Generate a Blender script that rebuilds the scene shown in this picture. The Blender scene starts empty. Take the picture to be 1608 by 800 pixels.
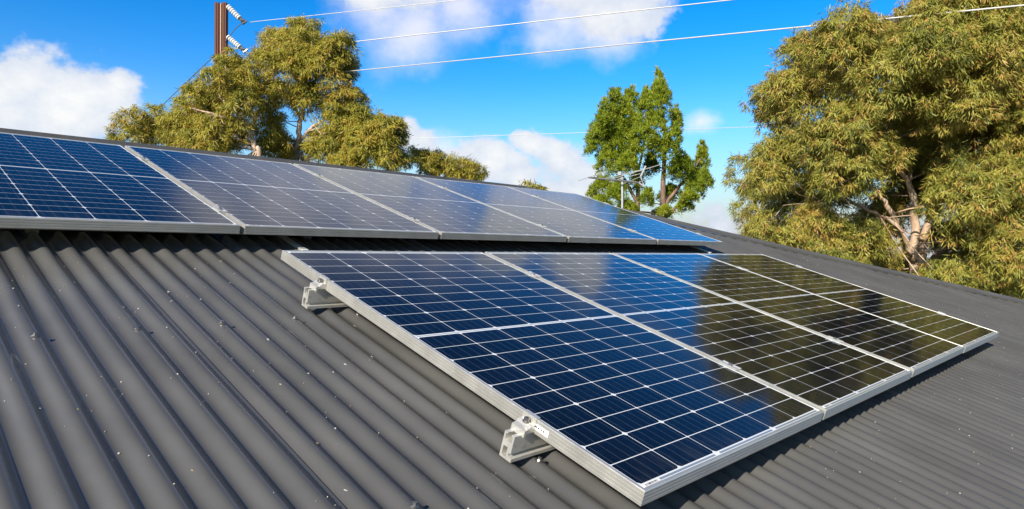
import bpy, bmesh, math
import numpy as np
from mathutils import Matrix, Vector

sc = bpy.context.scene
COL = sc.collection
rng = np.random.default_rng(7)

# ------------------------------------------------------------------ frame of reference
# x along the ridge, y horizontally up the slope, z up.  Roof coordinates (u, v, n):
# u along the ridge, v down the slope, n out of the panel plane (n = 0 is the top of the panels).
Z0 = 3.6
TILT = 0.3101
CT, ST = math.cos(TILT), math.sin(TILT)
Uv = np.array([1.0, 0, 0]); Vv = np.array([0, -CT, -ST]); Nv = np.array([0, -ST, CT])
def RW(u, v, n):
    w = u * Uv + v * Vv + n * Nv
    return Vector((w[0], w[1], w[2] + Z0))

# ------------------------------------------------------------------ camera
YAW, PIT, ROL, FPX = 0.7976, 0.0019, 0.0018, 1051.8
CAM = np.array([-1.1663, -2.3139, -0.0195 + Z0])
fw = np.array([math.sin(YAW) * math.cos(PIT), math.cos(YAW) * math.cos(PIT), math.sin(PIT)])
r0 = np.array([math.cos(YAW), -math.sin(YAW), 0]); u0_ = np.cross(r0, fw)
rt = r0 * math.cos(ROL) + u0_ * math.sin(ROL); up = -r0 * math.sin(ROL) + u0_ * math.cos(ROL)
cd = bpy.data.cameras.new('camera'); cam = bpy.data.objects.new('camera', cd); COL.objects.link(cam)
M = Matrix.Identity(4)
for i in range(3):
    M[i][0], M[i][1], M[i][2], M[i][3] = rt[i], up[i], -fw[i], CAM[i]
cam.matrix_world = M
cd.sensor_width = 36; cd.lens = FPX / 1608 * 36; cd.clip_start = 0.05; cd.clip_end = 6000
sc.camera = cam
def ray(px, py):
    return fw + rt * (px - 804) / FPX + up * (400 - py) / FPX
def at(px, py, depth):            # the point of the world at that distance ahead of the viewer
    return CAM + ray(px, py) * depth
def unit(a):
    a = np.asarray(a, float); return a / np.linalg.norm(a)

# ------------------------------------------------------------------ light and exposure
S = unit(-1.55 * Uv + 0.20 * Vv + 1.0 * Nv)
SUN_EL = math.asin(S[2]); SUN_AZ = math.atan2(S[0], S[1])
sl = bpy.data.lights.new('sun', 'SUN'); sl.energy = 5.0; sl.angle = math.radians(0.5); sl.color = (1.0, 0.92, 0.79)
sun = bpy.data.objects.new('sun', sl); COL.objects.link(sun)
sun.rotation_euler = Vector(S).to_track_quat('Z', 'Y').to_euler(); sun.location = (-6, -6, 14)
SKY = 0.096
sc.view_settings.view_transform = 'Standard'; sc.view_settings.look = 'None'
sc.view_settings.exposure = 0.85; sc.view_settings.gamma = 1.0; sc.view_settings.use_curve_mapping = False

w = bpy.data.worlds.new('World'); sc.world = w; w.use_nodes = True
nt = w.node_tree; nt.nodes.clear()
class NB:                                             # small helper for node graphs
    def __init__(s, t): s.t = t
    def n(s, typ, **kw):
        o = s.t.nodes.new(typ)
        for k, v in kw.items(): setattr(o, k, v)
        return o
    def l(s, a, b): s.t.links.new(a, b)
    def put(s, sock, v):
        if hasattr(v, 'is_output'): s.l(v, sock)
        else: sock.default_value = v
    def math(s, op, a, b=None, c=None, clamp=False):
        o = s.n('ShaderNodeMath', operation=op, use_clamp=clamp)
        s.put(o.inputs[0], a)
        if b is not None: s.put(o.inputs[1], b)
        if c is not None: s.put(o.inputs[2], c)
        return o.outputs[0]
    def vmath(s, op, a, b=None):
        o = s.n('ShaderNodeVectorMath', operation=op)
        s.put(o.inputs[0], a)
        if b is not None: s.put(o.inputs[1], b)
        return o.outputs['Value'] if op in ('DISTANCE', 'LENGTH', 'DOT_PRODUCT') else o.outputs[0]
    def noise(s, vec, scale, detail=4, rough=.55):
        o = s.n('ShaderNodeTexNoise'); o.inputs['Scale'].default_value = scale
        o.inputs['Detail'].default_value = detail; o.inputs['Roughness'].default_value = rough
        if vec is not None: s.l(vec, o.inputs['Vector'])
        return o
    def ramp(s, fac, stops):
        o = s.n('ShaderNodeValToRGB'); s.l(fac, o.inputs[0]); e = o.color_ramp.elements
        while len(e) < len(stops): e.new(.5)
        for i, (p, c) in enumerate(stops): e[i].position = p; e[i].color = (*c, 1)
        return o.outputs[0]
    def rng(s, v, a, b, c=0, d=1, smooth=True):
        o = s.n('ShaderNodeMapRange', interpolation_type='SMOOTHSTEP' if smooth else 'LINEAR')
        s.put(o.inputs['Value'], v); o.inputs['From Min'].default_value = a; o.inputs['From Max'].default_value = b
        o.inputs['To Min'].default_value = c; o.inputs['To Max'].default_value = d
        return o.outputs[0]
    def mix(s, f, a, b, blend='MIX'):
        o = s.n('ShaderNodeMix', data_type='RGBA', blend_type=blend)
        s.put(o.inputs[0], f); s.put(o.inputs[6], a); s.put(o.inputs[7], b)
        return o.outputs[2]
B = NB(nt)
sky = B.n('ShaderNodeTexSky', sky_type='NISHITA', sun_disc=False)
sky.sun_elevation = SUN_EL; sky.sun_rotation = SUN_AZ
sky.altitude = 200; sky.air_density = 1.0; sky.dust_density = 0.6; sky.ozone_density = 2.6
hs = B.n('ShaderNodeHueSaturation'); hs.inputs['Saturation'].default_value = 1.6; hs.inputs['Value'].default_value = 1.0
B.l(sky.outputs[0], hs.inputs['Color'])
gm = B.n('ShaderNodeGamma'); gm.inputs[1].default_value = 1.3; B.l(hs.outputs[0], gm.inputs[0])
deep = B.vmath('MULTIPLY', gm.outputs[0], (.8, .93, .80))
tc = B.n('ShaderNodeTexCoord'); D = tc.outputs['Generated']
Ds = B.vmath('MULTIPLY', D, (1, 1, 1.25))
sz = B.n('ShaderNodeSeparateXYZ'); B.l(D, sz.inputs[0])
hz = B.math('POWER', 2.71828, B.math('MULTIPLY', B.math('POWER', B.math('DIVIDE', B.math('MAXIMUM', sz.outputs[2], 0.0), .17), 2.0), -1.0))
zen = B.rng(sz.outputs[2], .30, .75, 1.0, .55)                # the sky deepens overhead
dz = B.n('ShaderNodeCombineXYZ')
for i in range(3): B.l(zen, dz.inputs[i])
deep = B.vmath('MULTIPLY', deep, dz.outputs[0])
air = B.mix(hz, deep, (.33 / SKY, .325 / SKY, .345 / SKY, 1))   # paler air towards the horizon
wn = B.noise(Ds, 5.0, 5, .6)
warp = B.vmath('MULTIPLY', B.vmath('SUBTRACT', wn.outputs['Color'], (.5, .5, .5)), (.13, .13, .10))
Dw = B.vmath('ADD', Ds, warp)
fb = B.math('SUBTRACT', B.noise(Ds, 13.0, 8, .62).outputs[0], .5)
def pdir(px, py):
    d = unit(ray(px, py)); return (d[0], d[1], d[2] * 1.25)
def adir(az, el):
    a, e = math.radians(az), math.radians(el)
    return (math.sin(a) * math.cos(e), math.cos(a) * math.cos(e), math.sin(e) * 1.25)
def field(blobs):
    acc = None
    for c, r in blobs:
        m = B.math('SUBTRACT', 1.0, B.math('DIVIDE', B.vmath('DISTANCE', Dw, c), r))
        acc = m if acc is None else B.math('SMOOTH_MAX', acc, m, .18)
    return acc
white = field([(pdir(20, 150), .085), (pdir(85, 175), .085), (pdir(150, 175), .06), (pdir(40, 215), .11), (pdir(180, 150), .035),
               (pdir(-40, 165), .08),
               (pdir(1000, 20), .062), (pdir(950, 25), .06), (pdir(1025, -25), .06), (pdir(900, -30), .075),
               (pdir(660, -25), .06), (pdir(590, -30), .06),
               (pdir(640, 200), .035), (pdir(665, 222), .04), (pdir(770, 258), .055), (pdir(730, 262), .04), (pdir(880, 255), .055),
               (pdir(845, 240), .03), (pdir(900, 285), .06), (pdir(820, 290), .05), (pdir(1120, 345), .035), (pdir(1090, 350), .03),
               (pdir(1180, 360), .04)])
grey = field([(pdir(640, 40), .10), (pdir(590, 15), .08), (pdir(720, 20), .08), (pdir(850, 60), .05), (pdir(880, 40), .09), (pdir(950, 60), .07),
              (pdir(1095, 205), .035), (pdir(700, 250), .07), 
              (adir(31, 27.5), .15), (adir(38, 25.5), .15), (adir(44, 24.5), .13), (adir(26, 30), .10),
              (adir(-20, 22), .35), (adir(-60, 30), .30), (adir(130, 30), .25), (adir(170, 45), .3)])
mw = B.math('MULTIPLY', B.rng(B.math('ADD', white, B.math('MULTIPLY', fb, 1.6)), 0.02, 0.42), .96)
mg = B.math('MULTIPLY', B.rng(B.math('ADD', grey, B.math('MULTIPLY', fb, .9)), -0.02, 1.05), .80)
wcol = B.ramp(B.math('ADD', B.math('MULTIPLY', fb, 1.6), B.math('ADD', B.math('MULTIPLY', white, .45), .42)),
              [(0.30, (.60, .69, .86)), (.98, (.99, .99, .98))])
wcol = B.vmath('MULTIPLY', wcol, (0.555 / SKY,) * 3)
gcol = B.n('ShaderNodeRGB'); gcol.outputs[0].default_value = (.56 / SKY, .545 / SKY, .575 / SKY, 1)
c1 = B.mix(mg, air, gcol.outputs[0])
c2 = B.mix(mw, c1, wcol)
bg = B.n('ShaderNodeBackground'); bg.inputs['Strength'].default_value = SKY
B.l(c2, bg.inputs[0]); out = B.n('ShaderNodeOutputWorld'); B.l(bg.outputs[0], out.inputs[0])

# ------------------------------------------------------------------ object helpers
def tag(o, label=None, cat=None, group=None, kind=None):
    if label: o['label'] = label
    if cat: o['category'] = cat
    if group: o['group'] = group
    if kind: o['kind'] = kind
    return o
def link(name, data, parent=None):
    o = bpy.data.objects.new(name, data); COL.objects.link(o)
    if parent is not None: o.parent = parent
    return o
def empty(name, loc, rot=(0, 0, 0)):
    o = link(name, None); o.location = loc; o.rotation_euler = rot; o.empty_display_size = .1
    return o
def roof_empty(name, u, v, n):
    return empty(name, RW(u, v, n), (TILT, 0, 0))
class MB:                                             # gathers one mesh
    def __init__(s): s.v = []; s.f = []; s.m = []
    def add(s, vs, fs, mi=0):
        b = len(s.v); s.v += [tuple(map(float, p)) for p in vs]
        for f in fs: s.f.append(tuple(b + i for i in f)); s.m.append(mi)
    def box(s, a, b, mi=0):
        (x0, y0, z0), (x1, y1, z1) = a, b
        s.add([(x0, y0, z0), (x1, y0, z0), (x1, y1, z0), (x0, y1, z0), (x0, y0, z1), (x1, y0, z1), (x1, y1, z1), (x0, y1, z1)],
              [(0, 3, 2, 1), (4, 5, 6, 7), (0, 1, 5, 4), (1, 2, 6, 5), (2, 3, 7, 6), (3, 0, 4, 7)], mi)
    def tube(s, pts, rad, seg=8, mi=0, caps=True):
        pts = [np.asarray(p, float) for p in pts]
        if np.isscalar(rad): rad = [rad] * len(pts)
        b = len(s.v); n = len(pts); ref = None
        for i, p in enumerate(pts):
            t = pts[min(i + 1, n - 1)] - pts[max(i - 1, 0)]; t = t / (np.linalg.norm(t) + 1e-9)
            if ref is None: ref = np.array([0, 0, 1.]) if abs(t[2]) < .9 else np.array([1., 0, 0])
            a = np.cross(t, ref); a /= np.linalg.norm(a); c = np.cross(a, t); ref = c
            for k in range(seg):
                th = 2 * math.pi * k / seg; q = p + rad[i] * (math.cos(th) * a + math.sin(th) * c); s.v.append(tuple(q))
        for i in range(n - 1):
            for k in range(seg):
                k2 = (k + 1) % seg
                s.f.append((b + i * seg + k, b + i * seg + k2, b + (i + 1) * seg + k2, b + (i + 1) * seg + k)); s.m.append(mi)
        if caps:
            s.f.append(tuple(b + k for k in range(seg))[::-1]); s.m.append(mi)
            s.f.append(tuple(b + (n - 1) * seg + k for k in range(seg))); s.m.append(mi)
    def build(s, name, mats, parent=None, smooth=False, bevel=0, fixn=True):
        me = bpy.data.meshes.new(name); me.from_pydata(s.v, [], s.f)
        if not isinstance(mats, (list, tuple)): mats = [mats]
        for m in mats: me.materials.append(m)
        me.polygons.foreach_set('material_index', s.m)
        if fixn or bevel:
            bm = bmesh.new(); bm.from_mesh(me)
            if bevel: bmesh.ops.bevel(bm, geom=list(bm.edges), offset=bevel, segments=1, affect='EDGES', profile=.7)
            bmesh.ops.recalc_face_normals(bm, faces=list(bm.faces)); bm.to_mesh(me); bm.free()
        if smooth: me.polygons.foreach_set('use_smooth', [True] * len(me.polygons))
        me.update(); return link(name, me, parent)
def copy_tree(o, parent=None):
    c = o.copy(); COL.objects.link(c)
    if parent is not None: c.parent = parent
    for ch in list(o.children): copy_tree(ch, c)
    return c

# ------------------------------------------------------------------ materials
def new_mat(name):
    m = bpy.data.materials.new(name); m.use_nodes = True; t = m.node_tree
    return m, NB(t), t.nodes['Principled BSDF']
def simple(name, col, rough=.5, metal=0.0, vary=.12, scale=30, bump=0, spec=.5):
    m, b, p = new_mat(name)
    tcn = b.n('ShaderNodeTexCoord'); nz = b.noise(tcn.outputs['Object'], scale, 5, .6)
    f = b.rng(nz.outputs[0], .3, .7, 1 - vary, 1 + vary, False)
    c = b.vmath('MULTIPLY', tuple(col), b.n('ShaderNodeCombineXYZ').outputs[0])
    cx = c.node.inputs[1].links[0].from_node
    for i in range(3): b.l(f, cx.inputs[i])
    b.l(c, p.inputs['Base Color']); p.inputs['Roughness'].default_value = rough; p.inputs['Metallic'].default_value = metal
    p.inputs['Specular IOR Level'].default_value = spec
    b.l(b.rng(nz.outputs[0], .3, .7, max(.02, rough - .08), min(1, rough + .08), False), p.inputs['Roughness'])
    if bump:
        bp = b.n('ShaderNodeBump'); bp.inputs['Strength'].default_value = bump; bp.inputs['Distance'].default_value = .01
        b.l(nz.outputs[0], bp.inputs['Height']); b.l(bp.outputs[0], p.inputs['Normal'])
    return m
M_ALU = simple('anodised_aluminium', (.52, .50, .45), .36, .65, .07, 14)
M_ALU_MILL = simple('mill_aluminium', (.62, .60, .55), .33, .6, .06, 40)
M_STEEL = simple('zinc_steel', (.30, .29, .28), .35, .9, .1, 60)
M_STICK_LIT = simple('sticker_and_lit_end_white', (.64, .64, .62), .5, 0, .03, 20)  # labels, and the painted brightness of the strap ends
M_INK_SHADE = simple('ink_and_socket_shade', (.02, .02, .025), .5, 0, .05, 20)  # label print, and the shade painted into bolt sockets
M_CAPM = simple('painted_flashing', (.062, .060, .058), .42, 0, .12, 6)
M_WALL = simple('brick_wall', (.34, .22, .16), .85, 0, .2, 12, .3)
M_RUST = simple('rusted_steel', (.085, .027, .015), .8, .1, .35, 3.5, .4)
M_CONC = simple('pole_concrete', (.34, .22, .14), .85, 0, .15, 8, .3)
M_PORC = simple('porcelain_white', (.66, .66, .64), .25, 0, .03, 10)
M_WIRE = simple('bare_conductor', (.44, .43, .42), .5, .15, .03, 10)
M_DARKW = simple('dark_cable', (.06, .065, .08), .6, 0, .05, 10)
M_ANT = simple('antenna_aluminium', (.42, .42, .41), .4, .4, .06, 20)
M_ANTD = simple('weathered_boom', (.10, .10, .10), .6, .2, .15, 20)

# roof steel: painted, slightly dusty
def roof_mat():
    m, b, p = new_mat('roof_paint')
    tcn = b.n('ShaderNodeTexCoord'); P = tcn.outputs['Object']
    st = b.vmath('MULTIPLY', P, (1, .12, 1))
    n1 = b.noise(st, 9, 5, .6); n2 = b.noise(P, 2.2, 4, .55); n3 = b.noise(P, 160, 3, .6)
    base = b.ramp(b.math('ADD', b.math('MULTIPLY', n1.outputs[0], .5), b.math('MULTIPLY', n2.outputs[0], .5)),
                  [(.32, (.052, .0508, .0492)), (.5, (.067, .0655, .0635)), (.68, (.080, .0785, .0755))])
    dust = b.rng(n3.outputs[0], .60, .78, 0, .22)
    c = b.mix(dust, base, (.115, .11, .10, 1)); b.l(c, p.inputs['Base Color'])
    b.l(b.rng(n2.outputs[0], .3, .7, .20, .29, False), p.inputs['Roughness'])
    p.inputs['Specular IOR Level'].default_value = .5
    bp = b.n('ShaderNodeBump'); bp.inputs['Strength'].default_value = .06; bp.inputs['Distance'].default_value = .004
    b.l(n1.outputs[0], bp.inputs['Height']); b.l(bp.outputs[0], p.inputs['Normal'])
    return m
M_ROOF = roof_mat()

def glass_over(name, col, cell):
    m, b, p = new_mat(name)
    tcn = b.n('ShaderNodeTexCoord'); P = tcn.outputs['Object']
    nz = b.noise(P, 3, 3, .5); dn = b.noise(P, 45, 5, .65)
    if cell:
        sx = b.n('ShaderNodeSeparateXYZ'); b.l(P, sx.inputs[0])
        fr = b.math('FRACT', b.math('DIVIDE', b.math('SUBTRACT', sx.outputs[0], .0125), .1625 / 5))
        bus = b.math('LESS_THAN', b.math('ABSOLUTE', b.math('SUBTRACT', fr, .5)), .020)
        fg = b.math('FRACT', b.math('DIVIDE', sx.outputs[1], .0026))
        fing = b.math('MULTIPLY', b.math('LESS_THAN', fg, .14), .012)
        geo = b.n('ShaderNodeAttribute', attribute_name='cell_tone')
        c0 = b.ramp(geo.outputs['Fac'], [(0, (.0012, .0021, .0050)), (1, (.0020, .0034, .0082))])
        c0 = b.mix(fing, c0, (.25, .28, .34, 1))
        c0 = b.mix(b.math('MULTIPLY', bus, .16), c0, (.30, .33, .40, 1))
    else:
        c0 = b.ramp(nz.outputs[0], [(.3, tuple(x * .95 for x in col)), (.7, col)])
    sy = b.n('ShaderNodeSeparateXYZ'); b.l(P, sy.inputs[0])
    low = b.math('MULTIPLY', b.rng(sy.outputs[1], -1.50, -1.622), b.rng(b.noise(b.vmath('MULTIPLY', P, (1, .25, 1)), 14, 5, .6).outputs[0], .40, .72))
    spk = b.rng(b.noise(P, 260, 2, .5).outputs[0], .70, .78)
    dust = b.math('ADD', b.math('MULTIPLY', b.rng(dn.outputs[0], .45, .8), .006), b.math('ADD', b.math('MULTIPLY', low, .035), b.math('MULTIPLY', spk, .05)))
    b.l(b.mix(dust, c0, (.5, .47, .42, 1)), p.inputs['Base Color'])
    p.inputs['Roughness'].default_value = .45; p.inputs['Specular IOR Level'].default_value = .0
    p.inputs['Coat Weight'].default_value = 1.0; p.inputs['Coat IOR'].default_value = 1.27
    b.l(b.rng(nz.outputs[0], .3, .7, .07, .095, False), p.inputs['Coat Roughness'])
    return m
M_CELL = glass_over('silicon_cell_under_glass', (0, 0, 0), True)
M_BACK = glass_over('white_backsheet_under_glass', (.60, .61, .62), False)
M_RIB = glass_over('tinned_ribbon_under_glass', (.16, .20, .25), False)

# ------------------------------------------------------------------ ground
g = MB(); g.add([(-3000, -3000, 0), (3000, -3000, 0), (3000, 3000, 0), (-3000, 3000, 0)], [(0, 1, 2, 3)])
m, b, p = new_mat('lawn_soil'); tcn = b.n('ShaderNodeTexCoord')
n1 = b.noise(tcn.outputs['Object'], .4, 8, .65)
b.l(b.ramp(n1.outputs[0], [(.3, (.05, .07, .018)), (.55, (.09, .095, .03)), (.75, (.16, .13, .07))]), p.inputs['Base Color'])
p.inputs['Roughness'].default_value = .95
tag(g.build('ground', m), kind='structure')

# ------------------------------------------------------------------ house and its corrugated roof
PITCH, CREST, UREF, DEPTH = .0758, -.110, -.125, .0087
def sheet_n(u):
    return CREST - DEPTH + DEPTH * (1.04 * np.cos(2 * np.pi * (u - UREF) / PITCH) - .04 * np.cos(6 * np.pi * (u - UREF) / PITCH))
RIDGE_V, EAVE_V, SEAM = -2.58, 3.2, -.463
RIDGE_U = 6.473 + .982 * RIDGE_V
U_MIN = SEAM - 8 * 10 * PITCH
def hip_v(u): return max(RIDGE_V, (u - 6.473) / .982)
U_MAX = 6.473 + .982 * EAVE_V
def slope_mesh(mb, u_a, u_b, vtop, vbot, to_world, u_start, per=18):
    """corrugated sheets ten ribs wide, each one's right edge lying over its neighbour"""
    W = 10 * PITCH; k = 0
    while u_start + k * W < u_b:
        a = u_start + k * W; k += 1
        if a + W < u_a: continue
        us = np.linspace(a, a + W, 10 * per + 1)
        us = us[(us >= u_a - 1e-6) & (us <= u_b + 1e-6)]
        if len(us) < 2: continue
        vs = []; 
        for u in us:
            nn = sheet_n(u) + .0042 * (u - a) / W
            vs.append(to_world(u, vtop(u), nn)); vs.append(to_world(u, vbot(u), nn))
        u = us[-1]; nn = sheet_n(u) + .0042 * (u - a) / W
        lip = len(vs); vs += [to_world(u, vtop(u), nn), to_world(u, vbot(u), nn), to_world(u, vtop(u), nn - .0062), to_world(u, vbot(u), nn - .0062)]
        fs = [(2 * i, 2 * i + 1, 2 * i + 3, 2 * i + 2) for i in range(len(us) - 1)] + [(lip, lip + 1, lip + 3, lip + 2)]
        mb.add(vs, fs)
ridge_w = RW(0, RIDGE_V, CREST); RY, RZ = ridge_w.y, ridge_w.z
house = empty('house', (2.0, RY, 0))
tag(house, 'dark grey corrugated steel hip roof of a house carrying the solar panels', 'house')
def loc_h(p): return (p[0] - 2.0, p[1] - RY, p[2])
def front(u, v, n): return loc_h(RW(u, v, n))
def back(u, v, n):
    p_ = RW(u, v, n); return loc_h((p_.x, 2 * RY - p_.y, p_.z))
f = MB(); slope_mesh(f, U_MIN, U_MAX, hip_v, lambda u: EAVE_V, front, U_MIN)
roof = f.build('roof_slope', M_ROOF, house, smooth=True, fixn=False)
f = MB(); slope_mesh(f, U_MIN, U_MAX, hip_v, lambda u: EAVE_V, back, U_MIN, per=6)
f.build('roof_slope', M_ROOF, house, smooth=True, fixn=False)
# hip end: runs down towards +x
HIPX = 6.473 + .982 * RIDGE_V; RUN = (U_MAX - HIPX); HALF = (EAVE_V - RIDGE_V) * CT
eave_z = RW(0, EAVE_V, CREST).z; drop = RZ - eave_z
HL = math.hypot(RUN, drop); hc, hsn = RUN / HL, drop / HL
def hipend(s, v, n):
    d = n - CREST
    return loc_h((HIPX + v * hc + d * hsn, RY + s, RZ - v * hsn + d * hc))
f = MB(); slope_mesh(f, -HALF, HALF, lambda s: HL * abs(s) / HALF, lambda s: HL, hipend, -HALF - .2, per=6)
f.build('roof_slope', M_ROOF, house, smooth=True, fixn=False)

def cap_sweep(P, Q, e1, n1, e2, n2, name, half=.17):
    P, Q = np.array(P), np.array(Q)
    e1, n1, e2, n2 = map(unit, (e1, n1, e2, n2)); upv = unit(n1 + n2)
    prof = [e1 * half + n1 * .0005, e1 * half + n1 * .004, e1 * .10 + n1 * .006, e1 * .045 + n1 * .008]
    for th in np.linspace(-75, 75, 7):
        a = math.radians(th); prof.append(unit(e1 - e2) * (-math.sin(a) * .028) + upv * (.010 + .020 * math.cos(a)))
    prof += [e2 * .045 + n2 * .008, e2 * .10 + n2 * .006, e2 * half + n2 * .004, e2 * half + n2 * .0005]
    mb = MB(); L = np.linalg.norm(Q - P); ns = max(2, int(L / 1.5) + 1)
    for i in range(ns):                                # lapped lengths of flashing
        A = P + (Q - P) * i / ns; Bq = P + (Q - P) * (i + 1.02) / ns; lift = upv * (.0015 * (i % 2))
        vs = [A + q + lift for q in prof] + [Bq + q + lift for q in prof]; k = len(prof)
        mb.add(vs, [(j, j + 1, k + j + 1, k + j) for j in range(k - 1)])
    return mb.build(name, M_ROOF, house, smooth=False, fixn=False)
ap = np.array(front(RIDGE_U, RIDGE_V, CREST))
n_back = np.array([0, ST, CT]); n_hip = np.array([hsn, 0, hc])
cap_sweep(front(U_MIN, RIDGE_V, CREST), front(RIDGE_U, RIDGE_V, CREST), Vv, Nv, np.array([0, CT, -ST]), n_back, 'ridge_cap')
hipd = unit(np.array(front(U_MAX, EAVE_V, CREST)) - ap)
e1 = np.cross(Nv, hipd); e1 = e1 if e1 @ np.array([-1, -1, 0]) > 0 else -e1
e2 = np.cross(n_hip, hipd); e2 = e2 if e2 @ np.array([1, 1, 0]) > 0 else -e2
cap_sweep(ap, front(U_MAX, EAVE_V, CREST), e1, Nv, e2, n_hip, 'hip_cap')
hb = np.array(back(U_MAX, EAVE_V, CREST)); hipd2 = unit(hb - ap)
e1 = np.cross(n_back, hipd2); e1 = e1 if e1 @ np.array([-1, 1, 0]) > 0 else -e1
e2 = np.cross(n_hip, hipd2); e2 = e2 if e2 @ np.array([1, -1, 0]) > 0 else -e2
cap_sweep(ap, hb, e1, n_back, e2, n_hip, 'hip_cap')
yf = RW(0, EAVE_V, CREST).y; yb = 2 * RY - yf
gt = MB()
for y0, y1 in ((yf - .12, yf + .01), (yb - .01, yb + .12)):
    gt.box((U_MIN - 2, y0 - RY, eave_z - .16), (U_MAX - 2 + .1, y1 - RY, eave_z - .03))
gt.box((U_MAX - 2 - .01, yf - RY, eave_z - .16), (U_MAX - 2 + .12, yb - RY, eave_z - .032))
gt.build('gutter', M_CAPM, house)
wl = MB(); wl.box((U_MIN + .4 - 2, yf + .5 - RY, 0), (U_MAX - .5 - 2, yb - .5 - RY, eave_z + .06))
wl.build('wall', M_WALL, house)
# roof screws with their washers: sub-parts of the slope
sm = MB(); sm.tube([(0, 0, -.001), (0, 0, .0022)], .0105, 14); sm.tube([(0, 0, .0022), (0, 0, .0035), (0, 0, .0036)], [.008, .008, .0055], 14)
sm.tube([(0, 0, .0035), (0, 0, .0095)], .0052, 6)
screw0 = None
spots = []
for v in (.385, 1.347, 2.31):
    for k in range(-16, 60, 3 if v < 1 else 5): spots.append((UREF + (k - (0 if v > 1 else 2) - (2 if v > 1 else 0)) * PITCH, v + rng.normal(0, .006)))
for v in (-.578, -1.54):
    for k in range(-40, 60, 5): spots.append((UREF + k * PITCH, v))
spots = [s for s in spots if -1.9 < s[0] < 4.6 and hip_v(s[0]) < s[1] - .2]
rngs = np.random.default_rng(3)
for (u, v) in spots[:98]:
    if screw0 is None: o = screw0 = sm.build('roof_screw', M_STEEL, roof, smooth=False)
    else: o = screw0.copy(); COL.objects.link(o); o.parent = roof
    o.location = front(u, v, float(sheet_n(u)) + .0042 * (((u - SEAM) / (10 * PITCH)) % 1.0)); o.rotation_euler = (TILT, 0, rngs.uniform(0, 1))

# ------------------------------------------------------------------ solar panels
PW, PL, PT = 1.0, 1.634, .035
PGAP = 1.02
def frame_mesh():
    prof = [(.0, -.035), (0, -.0285), (.0011, -.0278), (.0011, -.0262), (0, -.0255), (0, -.0195), (.0011, -.0188), (.0011, -.0172), (0, -.0165),
            (0, -.0105), (.0011, -.0098), (.0011, -.0082), (0, -.0075), (0, -.0022), (.0022, 0), (.0092, 0), (.0097, -.0020), (.0097, -.0065), (.002, -.0068),
            (.002, -.033), (.028, -.033), (.028, -.035)]
    mb = MB(); k = len(prof); vs = []
    for (cx, cy, sx, sy) in ((0, 0, 1, 1), (PW, 0, -1, 1), (PW, PL, -1, -1), (0, PL, 1, -1)):
        for d, n in prof: vs.append((cx + sx * d, -(cy + sy * d), n))
    fs = []
    for c in range(4):
        c2 = (c + 1) % 4
        for i in range(k):
            j = (i + 1) % k; fs.append((c * k + i, c * k + j, c2 * k + j, c2 * k + i))
    mb.add(vs, fs); return mb
def cell_mesh():
    mb = MB(); tones = []
    a = .0092; zt = -.0018
    vs = [(a, -a, zt), (PW - a, -a, zt), (PW - a, -(PL - a), zt), (a, -(PL - a), zt)]
    mb.add(vs, [(0, 3, 2, 1)], 1); mb.add([(x, y, -.0064) for x, y, _ in vs], [(0, 1, 2, 3)], 1)
    x0, cp, gx = .0125, (PW - .025) / 6, .0024
    top, bot, mid = .0255, .0220, .013
    rp = (PL - top - bot - mid) / 20; gy = .0027; ch = .0072; z = zt + .00025
    vals = []
    for r in range(20):
        y = top + r * rp + (mid if r >= 10 else 0)
        for c in range(6):
            xa, xb = x0 + c * cp + gx / 2, x0 + (c + 1) * cp - gx / 2; ya, yb_ = y + gy / 2, y + rp - gy / 2
            ca, cb = (ch, ch * .45) if r % 2 == 0 else (ch * .45, ch)
            oct_ = [(xa + ca, ya), (xb - ca, ya), (xb, ya + ca), (xb, yb_ - cb), (xb - cb, yb_), (xa + cb, yb_), (xa, yb_ - cb), (xa, ya + ca)]
            mb.add([(px, -py, z) for px, py in oct_], [tuple(range(7, -1, -1))], 0)
    # interconnect ribbons in the margins and the middle band
    for (yy, h) in ((.0140, .0070), (PL - .0190, .0062)):
        for c in range(0, 6, 2):
            xa, xb = x0 + c * cp + .012, x0 + (c + 2) * cp - .012
            if yy > 1 and c == 0: xa += .045
            mb.add([(xa, -yy, z), (xb, -yy, z), (xb, -(yy + h), z), (xa, -(yy + h), z)], [(0, 3, 2, 1)], 2)
    ym = top + 10 * rp + mid / 2 - .002
    mb.add([(x0 + .005, -ym, z), (PW - x0 - .005, -ym, z), (PW - x0 - .005, -(ym + .0035), z), (x0 + .005, -(ym + .0035), z)], [(0, 3, 2, 1)], 2)
    return mb
def label_mesh():
    mb = MB(); z = -.0018
    x, y = .016, PL - .0200
    mb.box((x, -(y + .0095), z + .0004), (x + .062, -y, z + .0010), 0)
    xx = x + .008; r_ = np.random.default_rng(5)
    while xx < x + .054:
        w_ = float(r_.choice([.0010, .0018, .0028])); mb.box((xx, -(y + .0078), z + .0011), (xx + w_, -(y + .0022), z + .0013), 1); xx += w_ + float(r_.choice([.0010, .0016, .0026]))
    return mb
proto = roof_empty('solar_panel', 0, 0, 0)
frame_mesh().build('frame', M_ALU, proto)
cs = cell_mesh().build('cell_sheet', [M_CELL, M_BACK, M_RIB], proto, fixn=False)
att = cs.data.attributes.new('cell_tone', 'FLOAT', 'FACE')
att.data.foreach_set('value', rng.uniform(0, 1, len(cs.data.polygons)).astype(np.float32))
label_mesh().build('barcode_label', [M_STICK_LIT, M_INK_SHADE], proto)
U1, V1 = .0145, -1.9764
ORD = ['first', 'second', 'third', 'fourth', 'fifth', 'sixth']
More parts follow.
